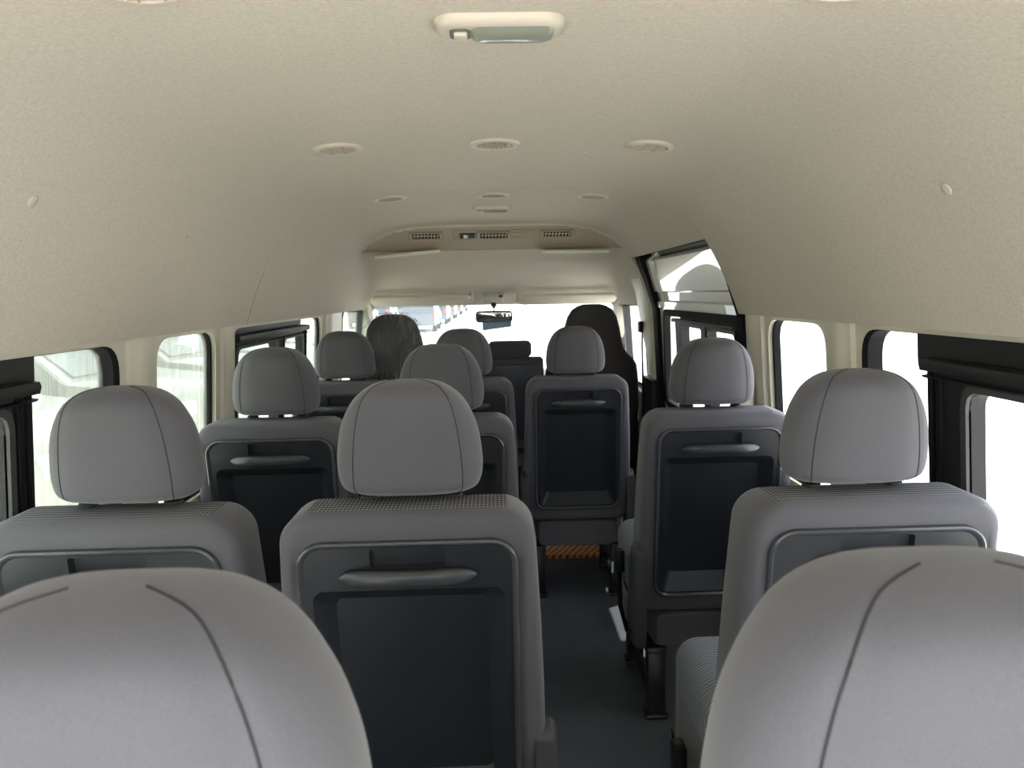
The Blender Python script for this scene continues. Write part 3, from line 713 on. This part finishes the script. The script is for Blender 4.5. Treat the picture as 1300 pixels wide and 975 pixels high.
# ------------------------------------------------------------------ front row
def bucket(name, loc, lab, wrap=False, ztop=-.072):
    root = empty(name, lab, 'seat', 'front row seats', loc=loc)
    P = [(0, .05), (.010, .085), (.03, .118), (.07, .145), (.13, .163), (.19, .175), (.245, .19), (.275, .215), (.30, .245), (.335, .268), (.40, .278), (.55, .288), (.75, .285), (.86, .27), (.88, .25)]
    mb = MB(); L = []
    for dz, w in P:
        z = ztop-dz; d = .05+.03*min(1, dz/.3) if dz > .02 else .02+.03*dz/.02; yc = .06+.20*dz*.6
        w *= .93
        L.append([V(w*math.copysign(abs(math.cos(a))**.6, math.cos(a)), yc*1.+d*math.copysign(abs(math.sin(a))**.6, math.sin(a)), H+z) for a in [2*PI*k/36 for k in range(36)]])
    mb.loops(L); mb.build('backrest', M['frontfabric'], root, ang=60)
    mb = MB(); mb.box(-.225, .225, .14, .56, H-.98, H-.84, .045, 4); mb.build('seat_cushion', M['fabric'], root, ang=50)
    mb = MB(); mb.box(-.215, .215, .16, .54, .0, H-.98, .01); mb.build('seat_base', M['black'], root)
    if wrap:
        mb = MB(); L = []
        for i, (dz, w) in enumerate([(-.008, .02), (-.004, .09)]+P[1:]):
            z = ztop-dz; d = (.05+.03*min(1, dz/.3) if dz > .02 else .03); yc = .06+.20*max(dz, 0)*.6
            ww = w*.93+.012+.05*max(0, min(1, (dz-.02)/.2)); ring = []
            for k in range(72):
                a = 2*PI*k/72; j = 1+.03*math.sin(9*a+dz*20)+.02*math.sin(23*a+dz*43)
                ring.append(V(ww*j*math.copysign(abs(math.cos(a))**.7, math.cos(a)), yc+(d+.012)*j*math.copysign(abs(math.sin(a))**.7, math.sin(a)), H+z+.004*math.sin(5*a)))
            L.append(ring)
        mb.loops(L, True, False); mb.build('plastic_cover', M['film'], root, ang=180)
    return root
bucket('driver_seat', (-.545, 4.0, 0), 'high backed front left seat wrapped in crinkled clear plastic', True, -.100)
bucket('front_passenger_seat', (.535, 4.02, 0), 'dark high backed front right seat without wrapping', False, -.068)
root = empty('front_centre_seat', 'low dark centre seat of the front row with flat wide headrest', 'seat', 'front row seats', loc=(.085, 4.05, 0))
def soft(x, y0, y1, z0, z1, b): e = MB(); e.box(-x, x, y0, y1, H+z0, H+z1, b, 4); return e
soft(.118, .0, .08, -.350, -.258, .028).build('headrest', M['frontfabric'], root, ang=50)
soft(.182, .0, .10, -.86, -.350, .022).build('backrest', M['frontfabric'], root, ang=50)
soft(.17, -.008, .01, -.80, -.385, .006).build('back_panel', M['panel'], root, ang=50)
soft(.17, .08, .5, -.98, -.86, .03).build('seat_cushion', M['fabric'], root, ang=50)
e = MB(); e.box(-.18, .18, .06, .5, 0, H-.98, .01); e.build('seat_base', M['black'], root)
for s in (-.07, .07): e = MB(); e.tube([(s, .04, H-.33), (s, .04, H-.37)], .007, 8); e.build('headrest_post', M['steel'], root)

# seat belts on the right pillars
b = empty('seat_belt', 'black seat belt hanging from the pillar beside the front right seat', 'seat belt')
e = MB(); L = []
for x, y, z in ((.80, 4.02, -.19), (.795, 4.00, -.30), (.80, 3.99, -.60), (.815, 3.98, -1.2)): L.append([V(x, y-.024, H+z), V(x-.002, y-.024, H+z), V(x-.002, y+.024, H+z), V(x, y+.024, H+z)])
e.loops(L); e.build('strap', M['rubber'], b)
e = MB(); e.box(.775, .80, 3.985, 4.045, H-.225, H-.165, .008); e.build('belt_guide', M['black'], b)
b = empty('belt_anchor', 'beige belt anchor cover on the pillar beside the aisle seat by the sliding door', 'belt anchor', loc=(.79, 2.355, H-.325))
e = MB(); e.box(-.018, .03, -.03, .03, -.055, .065, .010, 3); e.build('anchor_plate', M['trim'], b, ang=50)
e = MB(); e.lathe([(0, -.0), (.026, 0), (.026, .02), (.020, .028), (0, .030)], 20); e.build('anchor_cap', M['trim'], b, loc=(-.012, 0, .0), rot=(0, -PI/2, 0), ang=50)
# vertical grab grip inside the left front window
g = empty('grab_grip', 'small grey mirror edge or grip seen through the front left window', 'grip', loc=(0, 0, 0))
bpy.data.objects.remove(g)

# ------------------------------------------------------------------ outside
G0 = -.68
bm_ = MB(); bm_.box(-160, 160, -60, 260, G0-.3, G0, 0); struct(bm_.build('ground', M['sand']), 'sunlit pale ground of the vehicle yard', 'ground')
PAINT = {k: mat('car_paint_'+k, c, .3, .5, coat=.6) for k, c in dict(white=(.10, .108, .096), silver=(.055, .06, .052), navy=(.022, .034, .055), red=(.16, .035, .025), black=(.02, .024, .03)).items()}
M['carglass'] = mat('dark_car_glass', (.05, .06, .065), .08, .5)
def car(paint, loc, rz, lab, group, pickup=False):
    r = empty('parked_car', lab, 'car', group, loc=loc, rot=(0, 0, rz))
    body = rpoly([(-2.3, .35), (2.3, .35), (2.35, .75), (2.25, 1.0), (1.15, 1.12), (.45, 1.68), (-.2, 1.76), (-2.0 if not pickup else -.55, 1.74), (-2.3 if not pickup else -.75, 1.12), (-2.3, 1.05)], .12, 4)
    e = MB(); L = []
    for x, s in ((-.92, .97), (-.90, 1), (.90, 1), (.92, .97)): L.append([V(x*(1 if z < 1.1 else 1-.13*(z-1.1)/.6), y*s, .9+(z-.9)*s) for y, z in body])
    e.loops(L); b = e.build('body', PAINT[paint], r, ang=30)
    for s in (-1, 1):
        e = MB(); Wn = rpoly([(-1.8 if not pickup else -.45, 1.16), (.95, 1.16), (.38, 1.60), (-1.7 if not pickup else -.4, 1.62)], .06, 3)
        e.loops([[V(s*(x+.0)*(1-.13*(z-1.1)/.6), y, z) for y, z in Wn] for x in (.89, .93)]); e.build('side_window', M['carglass'], r)
        e = MB(); e.box(s*.62-.14, s*.62+.14, 2.25, 2.36, .72, .88, .03); e.build('headlamp', M['label'], r)
        e = MB(); e.box(s*.78-.08, s*.78+.08, -2.36, -2.27, .8, 1.02, .03); e.build('tail_lamp', M['red'], r)
        for y in (-1.4, 1.45):
            e = MB(); e.lathe([(0, -.12), (.36, -.12), (.38, -.08), (.38, .08), (.36, .12), (.24, .12), (.22, .09), (0, .09)], 24); e.build('wheel', M['rubber'], r, loc=(s*.82, y, .38), rot=(0, s*PI/2, 0))
    e = MB(); e.loops([[V(x, y, z) for y, z in ((1.12, 1.18), (.52, 1.62), (.50, 1.60), (1.10, 1.15))] for x in (-.72, .72)]); e.build('windscreen', M['carglass'], r)
    e = MB(); ry = -2.3 if not pickup else -.76; e.loops([[V(x, y, z) for y, z in ((ry-.0, 1.2), (ry+.22, 1.62), (ry+.25, 1.6), (ry+.05, 1.18))] for x in (-.7, .7)]); e.build('rear_window', M['carglass'], r)
    return r
k = 0
gl = 'white cars parked in a row outside the left windows'
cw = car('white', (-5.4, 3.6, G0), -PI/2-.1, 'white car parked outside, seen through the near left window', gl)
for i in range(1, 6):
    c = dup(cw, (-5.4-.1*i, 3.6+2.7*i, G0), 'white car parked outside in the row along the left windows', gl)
cr = car('red', (-16.5, 14.5, G0), -PI/2, 'faded red car farther out beyond the near left window', 'cars in the yard')
gs = 'silver cars in the second row outside the left windows'
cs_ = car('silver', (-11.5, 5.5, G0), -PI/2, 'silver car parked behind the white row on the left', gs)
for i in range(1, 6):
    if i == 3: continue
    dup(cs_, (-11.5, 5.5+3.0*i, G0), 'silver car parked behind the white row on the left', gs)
gd = 'dark cars in a line beyond the windshield'
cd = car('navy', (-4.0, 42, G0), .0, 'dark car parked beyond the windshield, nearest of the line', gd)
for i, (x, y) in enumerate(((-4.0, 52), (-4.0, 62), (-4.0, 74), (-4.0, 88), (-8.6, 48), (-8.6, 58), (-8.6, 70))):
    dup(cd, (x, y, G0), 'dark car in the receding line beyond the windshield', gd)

# ------------------------------------------------------------------ light
w = bpy.data.worlds.new('World'); bpy.context.scene.world = w; w.use_nodes = True
nt = w.node_tree; bg = nt.nodes['Background']
tc = nt.nodes.new('ShaderNodeTexCoord'); sx = nt.nodes.new('ShaderNodeSeparateXYZ'); nt.links.new(tc.outputs['Generated'], sx.inputs[0])
cr_ = nt.nodes.new('ShaderNodeValToRGB'); cr_.color_ramp.elements[0].position = .48; cr_.color_ramp.elements[0].color = (.75, .72, .62, 1)
cr_.color_ramp.elements[1].position = .62; cr_.color_ramp.elements[1].color = (.80, .89, 1, 1)
e1 = cr_.color_ramp.elements.new(.505); e1.color = (1, .99, .95, 1)
mr = nt.nodes.new('ShaderNodeMath'); mr.operation = 'MULTIPLY_ADD'; mr.inputs[1].default_value = .5; mr.inputs[2].default_value = .5
nt.links.new(sx.outputs['Z'], mr.inputs[0]); nt.links.new(mr.outputs[0], cr_.inputs[0]); nt.links.new(cr_.outputs[0], bg.inputs[0])
bg.inputs['Strength'].default_value = 5.0
sun = bpy.data.lights.new('sun', 'SUN'); sun.energy = 14; sun.angle = .01; sun.color = (1, .95, .86)
so = bpy.data.objects.new('sun', sun); COL.objects.link(so)
so.rotation_euler = V(.35, .25, 1.0).to_track_quat('Z', 'Y').to_euler()

# ------------------------------------------------------------------ camera
F = 950.; CX, CY = 650., 487.5; VP = (626., 372.5); ROLL = -.021
fy = V((VP[0]-CX)/F, -(VP[1]-CY)/F, -1).normalized(); hx = V(1, -ROLL, 0); ax = (hx-fy*hx.dot(fy)).normalized(); az = ax.cross(fy)
R = Matrix(((ax.x, ax.y, ax.z), (fy.x, fy.y, fy.z), (az.x, az.y, az.z)))   # world rows from camera columns
cam = bpy.data.cameras.new('camera'); co = bpy.data.objects.new('camera', cam); COL.objects.link(co)
co.matrix_world = Matrix.Translation((0, 0, H)) @ R.to_4x4()
cam.sensor_width = 36; cam.lens = F/1300*36; cam.clip_start = .02; cam.clip_end = 800
cam.dof.use_dof = True; cam.dof.focus_distance = 1.6; cam.dof.aperture_fstop = 11
sc = bpy.context.scene; sc.camera = co
sc.view_settings.view_transform = 'Standard'; sc.view_settings.look = 'None'; sc.view_settings.gamma = 1; sc.view_settings.exposure = 0
sc.view_settings.use_curve_mapping = False
sc.cycles.max_bounces = 12; sc.cycles.diffuse_bounces = 8; sc.cycles.transparent_max_bounces = 16
sc.cycles.use_denoising = True
